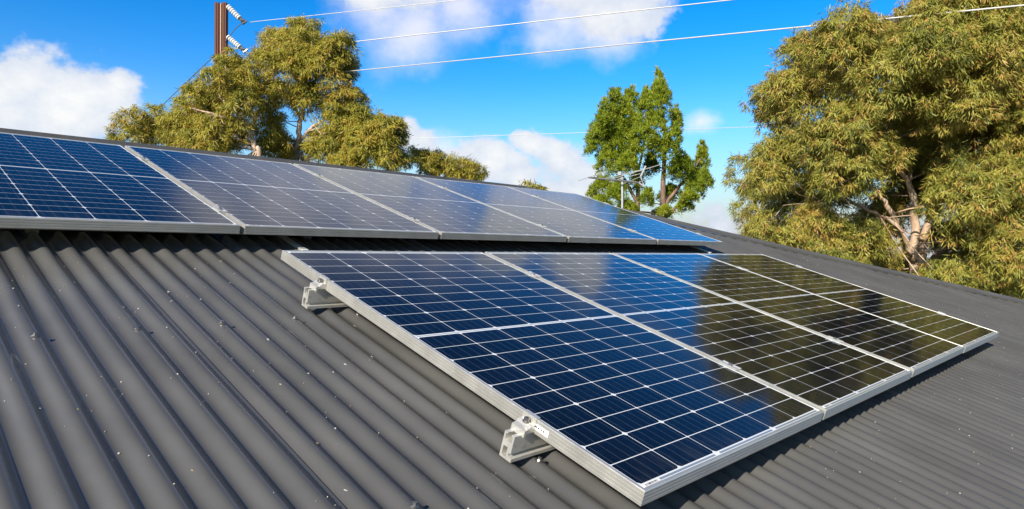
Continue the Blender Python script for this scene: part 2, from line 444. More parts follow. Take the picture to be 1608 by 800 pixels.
names_low = ['large solar panel nearest the camera, with its grey corner pointing at the viewer',
             'second solar panel of the front row, half reflecting blue sky and half dark tree',
             'third solar panel of the front row, mostly reflecting the dark tree',
             'end solar panel of the front row, olive with tree reflection beside the bare roof']
names_up = ['dark blue solar panel at the cut-off end of the row below the ridge',
            'lilac-grey solar panel in the ridge row, first after the wide pale joint',
            'palest solar panel of the ridge row, washed out by cloud reflection',
            'fourth solar panel of the ridge row, between the pale one and the last two',
            'bright blue last solar panel of the ridge row, below the television aerial']
panels = []
for i in range(4):
    o = proto if i == 0 else copy_tree(proto)
    o.location = RW(i * PGAP, 0, 0); tag(o, names_low[i], 'solar panel', 'solar panels on the roof'); panels.append(o)
for j, i in enumerate(range(-1, 4)):
    o = copy_tree(proto); o.location = RW(U1 - .01 + i * PGAP + .005, V1, -.004)
    tag(o, names_up[j], 'solar panel', 'solar panels on the roof'); panels.append(o)
# slight differences of seating between panels, as fixed by hand
for k, o in enumerate(panels):
    o.rotation_euler = (TILT + float(rng.normal(0, .0012)), float(rng.normal(0, .0012)), 0)
sd = MB(); sd.box((-.0006, -1.365, -.0245), (-.0002, -1.315, -.0095)); 
for q in range(4): sd.box((-.0009, -1.352 + q * .008, -.019), (-.0007, -1.348 + q * .008, -.015), 1)
sd.build('rating_sticker', [M_STICK_LIT, M_INK_SHADE], proto)

# ------------------------------------------------------------------ mounting rails
RAIL_TOP = -.0355
prof_r = [(-.017, -.064), (-.011, -.058), (-.011, -.034), (.003, -.034), (.003, -.058), (-.011, -.058), (-.017, -.064), (.021, -.064), (.021, -.055), (.009, -.053), (.009, -.045), (.016, -.0435), (.016, 0), (.0065, 0), (.0065, -.003), (.0115, -.0045),
          (.0115, -.019), (-.0115, -.019), (-.0115, -.0045), (-.0065, -.003), (-.0065, 0), (-.017, 0)]
def rail(u_a, u_b, v, n, label):
    e = roof_empty('mounting_rail', u_a, v, n); mb = MB(); L = u_b - u_a; k = len(prof_r)
    vs = [(0, -q, h) for q, h in prof_r] + [(L, -q, h) for q, h in prof_r]
    mb.add(vs, [(i, (i + 1) % k, k + (i + 1) % k, k + i) for i in range(k)] + [tuple(range(k)), tuple(range(2 * k - 1, k - 1, -1))])
    mb.build('extrusion', M_ALU_MILL, e, fixn=False)
    x = .38
    while x < L:
        c = UREF + round((u_a + x - UREF) / PITCH) * PITCH - u_a
        ft = MB(); ft.box((c - .02, -.03, -.0745), (c + .02, .03, -.0642)); ft.build('foot', M_STEEL, e, bevel=.001); x += 1.06
    tag(e, label, 'rail', 'mounting rails under the panels'); return e
rail(-.060, 4.11, 1.302, RAIL_TOP, 'lower aluminium mounting rail under the front row, end nearest the camera')
rail(-.057, 4.11, .312, RAIL_TOP, 'upper aluminium mounting rail under the front row, near its top corner')
rail(U1 - 1.05, U1 + 4.10, V1 + 1.40, RAIL_TOP - .004, 'lower aluminium rail hidden in shade beneath the ridge row of panels')
rail(U1 - 1.05, U1 + 4.10, V1 + .37, RAIL_TOP - .004, 'upper aluminium rail beneath the ridge row of panels, closest to the ridge')
# short down-slope straps seen in the shade between the rows
def strap(u, va, vb, label):
    e = roof_empty('roof_strap', u, va, CREST); mb = MB(); mb.box((-.015, -(vb - va), .001), (.015, 0, .013))
    mb.build('bar', M_ALU_MILL, e, bevel=.002); c = MB(); c.box((-.0155, -(vb - va) - .005, .0005), (.0155, -(vb - va) - .0003, .0145)); c.build('lit_end', M_STICK_LIT, e, bevel=.002)  # white end piece paints the strap's sunlit end where it leaves the shadow
    tag(e, label, 'strap', 'straps between the panel rows')
strap(.275, -1.0, -.325, 'thin aluminium strap in the shade beside the top corner of the front row')
strap(3.90, -1.0, -.345, 'thin aluminium strap in the shade by the far end of the ridge row')

# ------------------------------------------------------------------ clamps
def end_clamp_meshes(e, s):
    mb = MB()                                             # s = -1: left end, +1: right end; origin on the panel's edge, top of rail
    prof = [(.0006, .0357), (.0006, .004), (.030, .004), (.030, -.004), (.036, -.004), (.036, .012), (.022, .016), (.016, .022), (.0046, .022), (.0046, .0395), (-.009, .0395), (-.009, .0357)]
    k = len(prof); vs = [(s * a, -.022, h) for a, h in prof] + [(s * a, .022, h) for a, h in prof]
    mb.add(vs, [(i, (i + 1) % k, k + (i + 1) % k, k + i) for i in range(k)] + [tuple(range(k)), tuple(range(2 * k - 1, k - 1, -1))])
    mb.build('clamp_body', M_ALU_MILL, e)
    bt = MB(); x = s * .0125
    bt.tube([(x, 0, .022), (x, 0, .025)], .010, 16); bt.tube([(x, 0, .025), (x, 0, .033)], .0075, 16); bt.tube([(x, 0, .0331), (x, 0, .0334)], .004, 6, 1)  # flat dark hexagon paints the shade inside the bolt's socket
    bt.build('bolt', [M_STEEL, M_INK_SHADE], e)
def end_clamp(u, v, n, s, label, proto_c={}):
    if s in proto_c: e = copy_tree(proto_c[s]); e.location = RW(u, v, n)
    else: e = roof_empty('end_clamp', u, v, n); end_clamp_meshes(e, s); proto_c[s] = e
    tag(e, label, 'clamp', 'end clamps of the panel rows'); return e
end_clamp(0, 1.302, RAIL_TOP, -1, 'bolted silver end clamp on the lower rail of the front row, close to camera')
end_clamp(0, .312, RAIL_TOP, -1, 'bolted silver end clamp on the upper rail of the front row')
end_clamp(3 * PGAP + PW, 1.302, RAIL_TOP, 1, 'tiny end clamp low on the far edge of the front row')
end_clamp(3 * PGAP + PW, .312, RAIL_TOP, 1, 'tiny end clamp high on the far edge of the front row')
UR = U1 - .005 + 3 * PGAP + PW
end_clamp(UR, V1 + 1.40, RAIL_TOP - .004, 1, 'tiny end clamp low on the far edge of the ridge row')
end_clamp(UR, V1 + .37, RAIL_TOP - .004, 1, 'tiny end clamp high on the far edge of the ridge row')
mid0 = None
def mid_clamp(u, v, n, label):
    global mid0
    if mid0 is None:
        e = roof_empty('mid_clamp', u, v, n); mb = MB()
        prof = [(-.019, .0003), (-.019, .0042), (-.010, .0042), (-.0085, .0026), (.0085, .0026), (.010, .0042), (.019, .0042), (.019, .0003), (.009, .0003), (.009, -.035), (-.009, -.035), (-.009, .0003)]
        k = len(prof); vs = [(a, -.034, h) for a, h in prof] + [(a, .034, h) for a, h in prof]
        mb.add(vs, [(i, (i + 1) % k, k + (i + 1) % k, k + i) for i in range(k)] + [tuple(range(k)), tuple(range(2 * k - 1, k - 1, -1))])
        mb.build('clamp_body', M_ALU_MILL, e)
        bt = MB(); bt.tube([(0, 0, .0027), (0, 0, .0105)], .0068, 14); bt.tube([(0, 0, .0106), (0, 0, .0108)], .0036, 6, 1); bt.build('bolt', [M_STEEL, M_INK_SHADE], e); mid0 = e  # socket shade again painted as a flat dark hexagon on the head
    else: e = copy_tree(mid0); e.location = RW(u, v, n)
    tag(e, label, 'clamp', 'clamps in the joints between panels'); return e
for j in range(3):
    for v, hl in ((.335, 'upper'), (1.302, 'lower')):
        mid_clamp((j + 1) * PGAP - .01, v, .0, 'small silver clamp in the %s joint of the front row, on the %s rail' % (ORD[j], hl))
for j in range(4):
    for v, hl in ((V1 + .37, 'upper'), (V1 + 1.40, 'lower')):
        mid_clamp(U1 - .015 + j * PGAP, v, -.004, 'small silver clamp in the %s joint of the ridge row, on the %s rail' % (ORD[j], hl))

# ------------------------------------------------------------------ litter on the roof
lt = MB(); lm = []
r_ = np.random.default_rng(21)
for _ in range(1900):
    u, v = r_.uniform(-1.3, 6.0), r_.uniform(-.25, 2.6)
    if -.02 < u < 4.1 and v < 1.62: continue
    if hip_v(u) > v - .1: continue
    s_ = float(np.clip(r_.lognormal(-6.32, .52), .0009, .0075)); th = r_.uniform(0, 6.28); n_ = float(sheet_n(u)) + .0042 * (((u - SEAM) / (10 * PITCH)) % 1.0) + .0004
    a = np.array([math.cos(th), math.sin(th)]) * s_; c = np.array([-math.sin(th), math.cos(th)]) * s_ * r_.uniform(.3, .75)
    pts = [a, c, -a * r_.uniform(.6, 1), -c]
    top = [RW(u + q[0], v + q[1], n_ + r_.uniform(.001, .0022)) for q in pts]; bo = [RW(u + q[0] * .8, v + q[1] * .8, n_) for q in pts]
    lt.add(top + bo, [(0, 1, 2, 3), (7, 6, 5, 4)] + [(i, (i + 1) % 4, 4 + (i + 1) % 4, 4 + i) for i in range(4)], int(r_.choice([0, 0, 1, 2])))
M_L1 = simple('pale_petal', (.52, .48, .41), .8, 0, .2, 90); M_L2 = simple('straw_leaf', (.33, .24, .11), .8, 0, .2, 90); M_L3 = simple('grey_seed', (.30, .29, .27), .8, 0, .2, 90)
tag(lt.build('leaf_litter', [M_L1, M_L2, M_L3]), 'pale fallen petals and seed specks scattered over the corrugated roof', 'litter', kind='stuff')

# ------------------------------------------------------------------ trees
def leaf_mat(name, stops, trans=.30, rough=.5):
    m, b, p = new_mat(name)
    a = b.n('ShaderNodeAttribute', attribute_name='tint')
    c = b.ramp(a.outputs['Fac'], stops); b.l(c, p.inputs['Base Color']); p.inputs['Roughness'].default_value = rough
    p.inputs['Specular IOR Level'].default_value = .35
    tr = b.n('ShaderNodeBsdfTranslucent'); b.l(c, tr.inputs['Color'])
    mx = b.n('ShaderNodeMixShader'); mx.inputs[0].default_value = trans
    o = m.node_tree.nodes['Material Output']; b.l(p.outputs[0], mx.inputs[1]); b.l(tr.outputs[0], mx.inputs[2]); b.l(mx.outputs[0], o.inputs[0])
    return m
GUM = [(0, (.07, .09, .018)), (.3, (.19, .20, .034)), (.6, (.30, .285, .048)), (.85, (.37, .32, .06)), (1, (.40, .21, .06))]
M_GUM = leaf_mat('gum_leaf', GUM)
M_GUM2 = leaf_mat('yellow_gum_leaf', [(0, (.07, .085, .014)), (.3, (.20, .20, .028)), (.6, (.32, .29, .036)), (.9, (.39, .32, .042)), (1, (.40, .24, .05))])
M_CONI = leaf_mat('conifer_spray', [(0, (.05, .09, .010)), (.4, (.16, .22, .013)), (.8, (.25, .30, .016)), (1, (.30, .31, .025))], .32)
def bark(name, c1, c2, c3):
    m, b, p = new_mat(name); tcn = b.n('ShaderNodeTexCoord')
    n1 = b.noise(b.vmath('MULTIPLY', tcn.outputs['Object'], (1, 1, .35)), 4.5, 6, .6)
    b.l(b.ramp(n1.outputs[0], [(.35, c1), (.52, c2), (.68, c3)]), p.inputs['Base Color']); p.inputs['Roughness'].default_value = .8
    bp = b.n('ShaderNodeBump'); bp.inputs['Strength'].default_value = .5; bp.inputs['Distance'].default_value = .03
    b.l(n1.outputs[0], bp.inputs['Height']); b.l(bp.outputs[0], p.inputs['Normal']); return m
M_BARK = bark('smooth_gum_bark', (.24, .15, .10), (.44, .32, .225), (.52, .41, .31))
M_BARKC = bark('conifer_bark', (.07, .045, .03), (.17, .10, .065), (.24, .16, .11))

def foliage(name, mat, clumps, parent, dens, L, W, droop, seed, spray=20, spread=.13, upright=False):
    """clumps: (x, y, z, rx, ry, rz); each carries many small tufts, and each tuft is a dome of hanging leaves"""
    R = np.random.default_rng(seed); V = []; T = []
    for (cx, cy, cz, rx, ry, rz) in clumps:
        r = (rx * ry * rz) ** (1 / 3); ns = max(5, int(dens * r * r))
        d = R.normal(size=(ns * 3, 3)); d /= np.linalg.norm(d, axis=1)[:, None]
        keep = R.uniform(0, 1, len(d)) < np.clip(.62 + .55 * d[:, 2], .12, 1); d = d[keep][:ns]; ns = len(d)
        ph = R.uniform(0, 6.28, 6)
        lump = 1 + .25 * np.sin(3 * d[:, 0] + ph[0]) * np.sin(3.3 * d[:, 1] + ph[1]) + .22 * np.sin(5 * d[:, 2] + ph[2]) * np.sin(4.6 * d[:, 0] + ph[3]) + .12 * np.sin(9 * d[:, 1] + ph[4])
        rad = lump * (.40 + .60 * R.uniform(0, 1, ns) ** .4)
        tp = 1 - (.62 * np.clip((d[:, 2] * rad + .35) / 1.35, 0, 1) if upright else 0)          # plumes narrow towards the tip
        pc = np.stack([cx + d[:, 0] * rx * rad * tp, cy + d[:, 1] * ry * rad * tp, cz + d[:, 2] * rz * rad * (1.06 if upright else 1)], 1)
        st = np.clip(.64 + R.normal(0, .20, ns) + R.normal(0, .08), .03, .9)
        k = spray; n = ns * k; dd = np.repeat(d, k, 0)
        dm = R.normal(size=(n, 3)) + dd * .9 + np.array([0, 0, .8]); dm /= np.linalg.norm(dm, axis=1)[:, None]
        ts = np.repeat(spread * R.uniform(.6, 1.4, ns), k)[:, None]
        base = np.repeat(pc, k, 0) + dm * ts * R.uniform(.25, 1, n)[:, None]
        if upright: ax = np.array([0, 0, .55]) + dm * .9 + R.normal(size=(n, 3)) * .25
        else: ax = np.array([0, 0, -droop]) + dm * np.array([.68, .68, .32]) + R.normal(size=(n, 3)) * .36
        ax /= np.linalg.norm(ax, axis=1)[:, None]
        sd_ = np.cross(ax, dm + dd * .5 + R.normal(size=(n, 3)) * .55); sd_ /= np.linalg.norm(sd_, axis=1)[:, None]
        ln = (L * R.uniform(.55, 1.35, n))[:, None]; wd = (W * R.uniform(.7, 1.3, n))[:, None]
        nrm = np.cross(ax, sd_)
        v = np.stack([base, base + ax * ln * .42 + sd_ * wd + nrm * ln * .07, base + ax * ln, base + ax * ln * .42 - sd_ * wd + nrm * ln * .07], 1)
        V.append(v.reshape(-1, 3)); T.append(np.clip(np.repeat(st, k) + R.normal(0, .13, n) + (R.uniform(0, 1, n) < .06) * .4, 0, 1))
    V = np.concatenate(V); T = np.concatenate(T).astype(np.float32); n = len(T)
    print('leaves', name, n)
    loc = np.array(parent.location); V = V - loc
    me = bpy.data.meshes.new(name); me.vertices.add(4 * n); me.vertices.foreach_set('co', V.astype(np.float32).ravel())
    me.loops.add(4 * n); me.loops.foreach_set('vertex_index', np.arange(4 * n, dtype=np.int32))
    me.polygons.add(n); me.polygons.foreach_set('loop_start', np.arange(0, 4 * n, 4, dtype=np.int32)); me.polygons.foreach_set('loop_total', np.full(n, 4, np.int32))
    me.update(calc_edges=True); a = me.attributes.new('tint', 'FLOAT', 'FACE'); a.data.foreach_set('value', T)
    me.materials.append(mat); return link(name, me, parent)

def curve(pts, n, R, wob):
    pts = np.array(pts, float); t = np.linspace(0, len(pts) - 1, n); o = []
    for q in t:
        i = min(int(q), len(pts) - 2); fr = q - i
        p0, p1, p2, p3 = pts[max(i - 1, 0)], pts[i], pts[i + 1], pts[min(i + 2, len(pts) - 1)]
        o.append(.5 * (2 * p1 + (p2 - p0) * fr + (2 * p0 - 5 * p1 + 4 * p2 - p3) * fr ** 2 + (3 * p1 - p0 - 3 * p2 + p3) * fr ** 3))
    o = np.array(o); o[1:-1] += R.normal(size=o[1:-1].shape) * wob; return o

def tree(name, label, group, depth, clumps_px, limbs_px, mat, barkm, seed, dens=150, L=.16, W=.014, droop=.75, spread=.13, spray=9, upright=False, round_=1.0, twigs=.022, extra_back=.5, fit=.94, clear=None, low=None):
    R = np.random.default_rng(seed); k = depth / FPX
    if low:
        Rl = np.random.default_rng(seed + 50); x0_, x1_, y0_, y1_, n_ = low
        clumps_px = clumps_px + [(Rl.uniform(x0_, x1_), Rl.uniform(y0_, y1_), Rl.uniform(18, 28)) for _ in range(n_)]
    xs = np.array([c[0] for c in clumps_px]); cxm = xs.mean(); wd = max(1, (xs.max() - xs.min()) / 2)
    tb = at(limbs_px[0][0][0], 400, depth); e = empty(name, (tb[0], tb[1], 0)); tag(e, label, 'tree', group)
    cl = []
    for c in clumps_px:
        px, py, rx = c[:3]; ry = c[3] if len(c) > 3 else rx
        bulge = math.sqrt(max(0, 1 - ((px - cxm) / (wd * 1.15)) ** 2)) * wd * k * .7 * round_
        dz = -bulge * R.uniform(.15, 1.0) if R.uniform() < .75 else bulge * R.uniform(.1, .8)
        hide = clear and clear[0] < px < clear[2] and clear[1] < py < clear[3]
        if hide: dz = bulge * R.uniform(.35, 1.0) + .3                # foliage on the far side: the limbs show here
        s_ = (depth + dz) / FPX
        q = CAM + ray(px, py) * (depth + dz)
        cl.append((q[0], q[1], q[2], rx * s_ * fit, rx * s_ * fit, ry * s_ * .92 * fit))
        for _ in range(int(extra_back + R.uniform())):
            dz2 = bulge * (R.uniform(.3, 1.1) if hide else R.uniform(-.9, 1.1)) + (.3 if hide else 0); q = CAM + ray(px + R.normal() * rx * .35, py + R.normal() * ry * .35) * (depth + dz2)
            cl.append((q[0], q[1], q[2] - .1, rx * k * fit, rx * k * fit, ry * k * .9 * fit))
    foliage('crown', mat, cl, e, dens, L, W, droop, seed + 1, spray, spread, upright)
    tr = MB(); nodes = []; off = np.array(e.location)
    for li, lp in enumerate(limbs_px):
        pts = [at(px, py, depth + dz * .55) for px, py, r__, dz in lp]; rr = [r__ * k * .64 for _, _, r__, _ in lp]
        if li == 0: pts = [np.array([pts[0][0], pts[0][1], -.2])] + pts; rr = [rr[0] * 1.35] + rr
        n = 4 * len(pts); cp = curve(pts, n, R, .015); cr = np.interp(np.linspace(0, len(rr) - 1, n), range(len(rr)), rr)
        tr.tube([q - off for q in cp], cr, 9); nodes += [(q, r__) for q, r__ in zip(cp[n // 4:], cr[n // 4:])]
    P = np.array([q for q, _ in nodes])
    for c in cl:
        cc = np.array(c[:3]); d = np.linalg.norm(P - cc, axis=1) + np.where(P[:, 2] > cc[2] - .1, 1.2, 0)
        i = int(d.argmin()); a = P[i]; mid_ = a * .45 + cc * .55 + np.array([0, 0, .04 * np.linalg.norm(cc - a)]) + R.normal(size=3) * .06
        r1 = min(nodes[i][1] * .5, twigs * 1.3)
        tr.tube([q - off for q in curve([a, mid_, cc], 7, R, .02)], np.linspace(r1, twigs * .35, 7), 6)
        for _ in range(2):
            tip = cc + R.normal(size=3) * np.array(c[3:]) * .5
            tr.tube([q - off for q in curve([mid_ * .4 + cc * .6, (mid_ + cc + tip) / 3, tip], 5, R, .015)], np.linspace(twigs * .5, twigs * .2, 5), 5)
    tr.build('trunk', barkm, e, smooth=True, fixn=False); return e

G1 = 'gum trees beyond the ridge'
# big gum on the right
H = [(1330, 65, 50), (1268, 88, 42), (1238, 150, 42), (1222, 180, 34), (1290, 145, 55), (1400, 72, 44), (1455, 85, 55), (1385, 135, 55), (1480, 40, 55), (1540, 25, 58),
     (1610, 15, 65), (1535, 105, 60), (1600, 125, 65), (1345, 215, 55), (1265, 245, 50), (1215, 245, 34), (1200, 285, 30), (1235, 325, 42), (1300, 300, 45), (1285, 365, 45),
     (1355, 385, 45), (1330, 265, 40), (1425, 190, 45), (1500, 180, 50), (1560, 220, 60), (1605, 265, 55), (1535, 300, 55), (1590, 350, 55), (1530, 400, 50), (1600, 425, 48),
     (1400, 435, 36), (1470, 445, 38), (1232, 385, 34), (1195, 365, 26), (1310, 430, 42), (1560, 465, 45), (1560, 62, 55), (1500, 110, 50), (1450, 20, 34), (1580, 170, 50), (1630, 200, 60), (1650, 310, 60), (1640, 60, 60), (1450, 240, 42), (1438, 292, 38), (1420, 262, 38), (1472, 212, 40), (1475, 300, 36), (1390, 250, 38), (1390, 320, 34), (1500, 260, 34), (1450, 150, 40), (1480, 375, 30),
     (1680, 90, 85), (1700, 240, 85), (1690, 380, 75), (1555, -55, 60), (1620, -80, 80), (1710, -50, 95), (1610, -150, 60), (1660, -170, 85), (1800, 90, 95), (1800, 280, 95),
     (1620, 500, 55), (1500, 500, 50), (1400, 490, 45), (1330, 470, 40)]
Hl = [[(1437, 470, 15, 0), (1436, 400, 11, 0), (1434, 340, 9, -.2), (1430, 300, 7, -.4), (1400, 230, 5, -.8), (1380, 160, 4, -1.0)],
      [(1440, 430, 12, 0), (1458, 350, 9, .1), (1464, 300, 8, 0), (1468, 255, 6, -.2), (1490, 235, 5, -.4), (1520, 210, 4, -.5), (1560, 150, 3, -.6)],
      [(1466, 280, 6, -.1), (1478, 240, 5, .1), (1492, 210, 4.5, .2), (1510, 170, 4, .3), (1500, 90, 3, .2), (1520, 0, 2.5, .1)],
      [(1434, 410, 9, -.1), (1414, 365, 7, -.5), (1398, 335, 6, -.9), (1380, 305, 5, -1.1), (1340, 280, 3.5, -1.2), (1290, 250, 2.5, -1.2)],
      [(1430, 400, 6, -.4), (1408, 355, 5, -.8), (1370, 335, 4, -1.2), (1330, 315, 3, -1.4), (1285, 318, 2.2, -1.5)],
      [(1436, 330, 6, -.3), (1428, 270, 5, -.4), (1445, 180, 4, -.3), (1460, 120, 3, -.2)],
      [(1468, 320, 5, .1), (1482, 300, 4, -.3), (1530, 275, 3, -.7)],
      [(1440, 440, 10, .2), (1530, 330, 7, 1.0), (1620, 230, 5, 1.5), (1700, 120, 4, 1.6)]]
tree('gum_tree', 'huge spreading olive gum tree filling the sky behind the hip', G1, 13.0, H, Hl, M_GUM, M_BARK, 11, dens=560, L=.105, W=.0070, droop=.8, spread=.105, spray=34, twigs=.012, extra_back=1.8, clear=(1398, 225, 1492, 405))
I_ = [(1165, 258, 20), (1150, 285, 13), (1178, 300, 20), (1158, 332, 14), (1185, 340, 24), (1195, 300, 20)]
tree('gum_tree', 'slender dull gum tree peeping out left of the huge gum', G1, 17.5, I_, [[(1195, 420, 7, 0), (1190, 340, 5, 0), (1178, 290, 3, 0)]], M_GUM, M_BARK, 12, dens=270, L=.14, W=.0085, spray=32)
# gums behind the ridge on the left
C_ = [(438, 68, 24), (478, 62, 27), (520, 78, 26), (415, 98, 27), (455, 108, 32), (508, 112, 34), (538, 108, 20), (412, 140, 26), (445, 150, 22), (540, 155, 28), (565, 185, 26), (530, 195, 32),
      (500, 222, 22), (560, 215, 30), (428, 182, 22), (425, 222, 26), (490, 150, 24), (520, 235, 26), (575, 205, 16), (440, 240, 24), (470, 90, 25)]
Cl = [[(463, 270, 8.5, 0), (467, 235, 7.5, 0), (470, 205, 6.5, 0), (474, 165, 5, -.2), (465, 120, 3, -.3), (450, 80, 2, -.4)],
      [(468, 225, 5, 0), (485, 205, 4, -.2), (505, 190, 3, -.4), (545, 160, 2, -.4)], [(472, 185, 4.5, 0), (458, 160, 3.5, -.3), (430, 120, 2.2, -.6)], [(474, 170, 4, 0), (490, 135, 3, -.2), (515, 95, 2, -.3)]]
tree('gum_tree', 'tall gum tree with pale forked trunk standing behind the ridge', G1, 21.0, C_, Cl, M_GUM2, M_BARK, 13, dens=270, L=.155, W=.0098, spread=.16, spray=36, twigs=.015, extra_back=1.4, clear=(448, 150, 492, 262), low=(430, 580, 300, 370, 9))
B_ = [(362, 102, 24), (335, 128, 27), (388, 125, 22), (302, 158, 27), (342, 168, 33), (383, 160, 24), (290, 198, 30), (330, 210, 33), (272, 193, 17), (372, 205, 22), (300, 232, 24), (350, 240, 25), (262, 215, 14)]
Bl = [[(408, 270, 7, 0), (402, 235, 6, 0), (392, 210, 5, 0), (375, 180, 3.5, -.2), (345, 150, 2.5, -.5), (355, 110, 1.8, -.5)], [(398, 225, 4.5, 0), (385, 200, 3.5, -.4), (355, 185, 2.5, -.8), (300, 170, 1.8, -.9)],
      [(396, 215, 4.5, 0), (398, 180, 3.5, 0), (388, 130, 2, 0)]]
tree('gum_tree', 'bushy yellow-green gum tree in front of the rusty pole', G1, 19.5, B_, Bl, M_GUM2, M_BARK, 14, dens=290, L=.15, W=.0095, spread=.15, spray=36, twigs=.015, extra_back=1.5, clear=(380, 185, 414, 262), low=(270, 410, 285, 360, 9))
A_ = [(207, 188, 20), (241, 178, 17), (190, 205, 14), (233, 208, 22), (258, 205, 16), (212, 214, 18), (245, 195, 15), (180, 222, 12)]
tree('gum_tree', 'low yellowish gum tree at the left end of the tree row', G1, 24.0, A_, [[(230, 270, 6, 0), (228, 225, 4, 0), (238, 190, 2.5, 0)], [(228, 235, 3, 0), (205, 195, 2, 0)]], M_GUM2, M_BARK, 15, low=(180, 270, 265, 340, 6), dens=250, L=.16, W=.0105, spread=.16, spray=34, twigs=.016)
D_ = [(598, 198, 20), (622, 222, 20), (578, 232, 26), (608, 246, 26), (555, 245, 22), (634, 248, 12), (590, 215, 22), (625, 200, 12), (540, 255, 20)]
tree('gum_tree', 'rounded gum tree right of the tall forked gum', G1, 20.0, D_, [[(612, 300, 5, 0), (608, 255, 4, 0), (600, 215, 2.5, 0)], [(608, 260, 3, 0), (570, 235, 2, 0)]], M_GUM2, M_BARK, 16, low=(540, 640, 300, 370, 7), dens=280, L=.155, W=.0098, spread=.15, spray=36, twigs=.014, extra_back=1.5)
E_ = [(682, 252, 18), (720, 260, 19), (745, 270, 14), (661, 248, 12), (700, 266, 18), (672, 272, 15), (758, 278, 8), (735, 278, 16)]
tree('gum_tree', 'small gum tree with its top just above the middle of the ridge', G1, 24.0, E_, [[(690, 330, 5, 0), (688, 285, 4, 0), (680, 255, 2.5, 0)], [(690, 300, 3, 0), (725, 265, 2, 0)]], M_GUM2, M_BARK, 17, low=(660, 760, 310, 370, 6), dens=250, L=.16, W=.0105, spread=.15, spray=34, twigs=.014, extra_back=1.5)
F_ = [(825, 293, 8, 6), (840, 295, 9, 6), (852, 299, 7, 5), (835, 305, 14, 8), (850, 310, 14, 8)]
tree('gum_tree', 'distant treetop barely showing over the ridge left of the aerial', G1, 34.0, F_, [[(840, 350, 4, 0), (840, 310, 3, 0), (838, 298, 2, 0)]], M_GUM2, M_BARK, 18, dens=330, L=.28, W=.03, spread=.15)
# conifer with several upright plumes
G_ = [(948, 188, 13, 26), (968, 185, 16, 40), (990, 168, 15, 30), (1012, 178, 13, 32), (1036, 165, 17, 34), (1040, 148, 9, 16), (945, 225, 20, 28), (975, 225, 24, 30), (1005, 222, 22, 32), (1032, 205, 18, 28),
      (1062, 190, 9, 17), (955, 262, 22, 24), (985, 262, 18, 20), (1050, 240, 18, 22), (1060, 218, 12, 18), (1072, 272, 22, 20), (1100, 258, 9, 30), (1106, 282, 10, 14), (1090, 290, 16, 16),
      (1022, 262, 13, 18), (1002, 290, 12, 18), (945, 298, 20, 16), (970, 300, 16, 14), (1018, 312, 10, 12), (1055, 305, 14, 12), (1075, 328, 14, 9), (1045, 335, 13, 9), (1082, 312, 12, 9), (930, 308, 8, 8), (1030, 232, 13, 16), (940, 325, 20, 14), (985, 330, 18, 12), (960, 150, 4, 10), (928, 235, 8, 20)]
Gl = [[(1040, 370, 8, 0), (1041, 320, 7, 0), (1042, 270, 5.5, 0), (1044, 215, 4, 0), (1040, 160, 2, 0)], [(1002, 360, 6, .2), (1001, 290, 5, .2), (997, 240, 4, .1), (990, 180, 2, 0)],
      [(1041, 330, 5, 0), (1060, 300, 4, 0), (1080, 280, 3, 0), (1100, 250, 2, 0)], [(1002, 320, 4.5, .2), (975, 270, 3.5, 0), (960, 200, 2, 0)], [(1040, 345, 5, 0), (1058, 330, 4, -.1), (1078, 300, 2.5, -.2)], [(1002, 270, 3.5, .1), (1012, 220, 2.5, .1), (1014, 170, 1.5, .1)]]
tree('conifer_tree', 'bright green conifer with upright plumes behind the television aerial', None, 29.0, G_, Gl, M_CONI, M_BARKC, 19, low=(930, 1090, 375, 430, 7), dens=470, L=.15, W=.0135, spread=.095, spray=24, fit=1.04, upright=True, round_=1.0, twigs=.019, extra_back=.6)

# ------------------------------------------------------------------ power pole, insulators, lines
PD = 25.0
pk = PD / FPX
pp = at(346.5, 402, PD); top_z = at(346.5, 5, PD)[2]
yaw_z = -YAW
pole = empty('power_pole', (pp[0], pp[1], 0), (0, 0, yaw_z)); tag(pole, 'rusty steel and concrete power pole rising behind the yellow-green gum', 'power pole')
hw = 9.0 * pk
for sx in (-1, 1):
    mb = MB(); xo = sx * hw; xi = sx * hw * .30
    a, b2 = min(xo, xi), max(xo, xi)
    mb.box((a, -.10, -.3), (b2, -.085, top_z)); mb.box((a, .085, -.3), (b2, .10, top_z - (.05 if sx > 0 else 0)))
    wx = xo - sx * .012; mb.box((min(wx, xo), -.085, -.3), (max(wx, xo), .085, top_z)); wx = xi + sx * .02; mb.box((min(wx, xi), -.086, -.3), (max(wx, xi), .086, top_z))
    mid_x = (xo + xi) / 2; mb.box((mid_x - .012, -.125, -.3), (mid_x + .012, -.1005, top_z - .02))
    mb.build('steel_beam', M_RUST, pole)
mb = MB(); mb.box((hw * .06, -.135, -.3), (hw * .24, .06, top_z - .06)); mb.build('concrete_core', M_CONC, pole)
mb = MB(); mb.box((-hw * .27, -.05, -.3), (0, .05, top_z - .03)); mb.build('web_plate', M_RUST, pole)
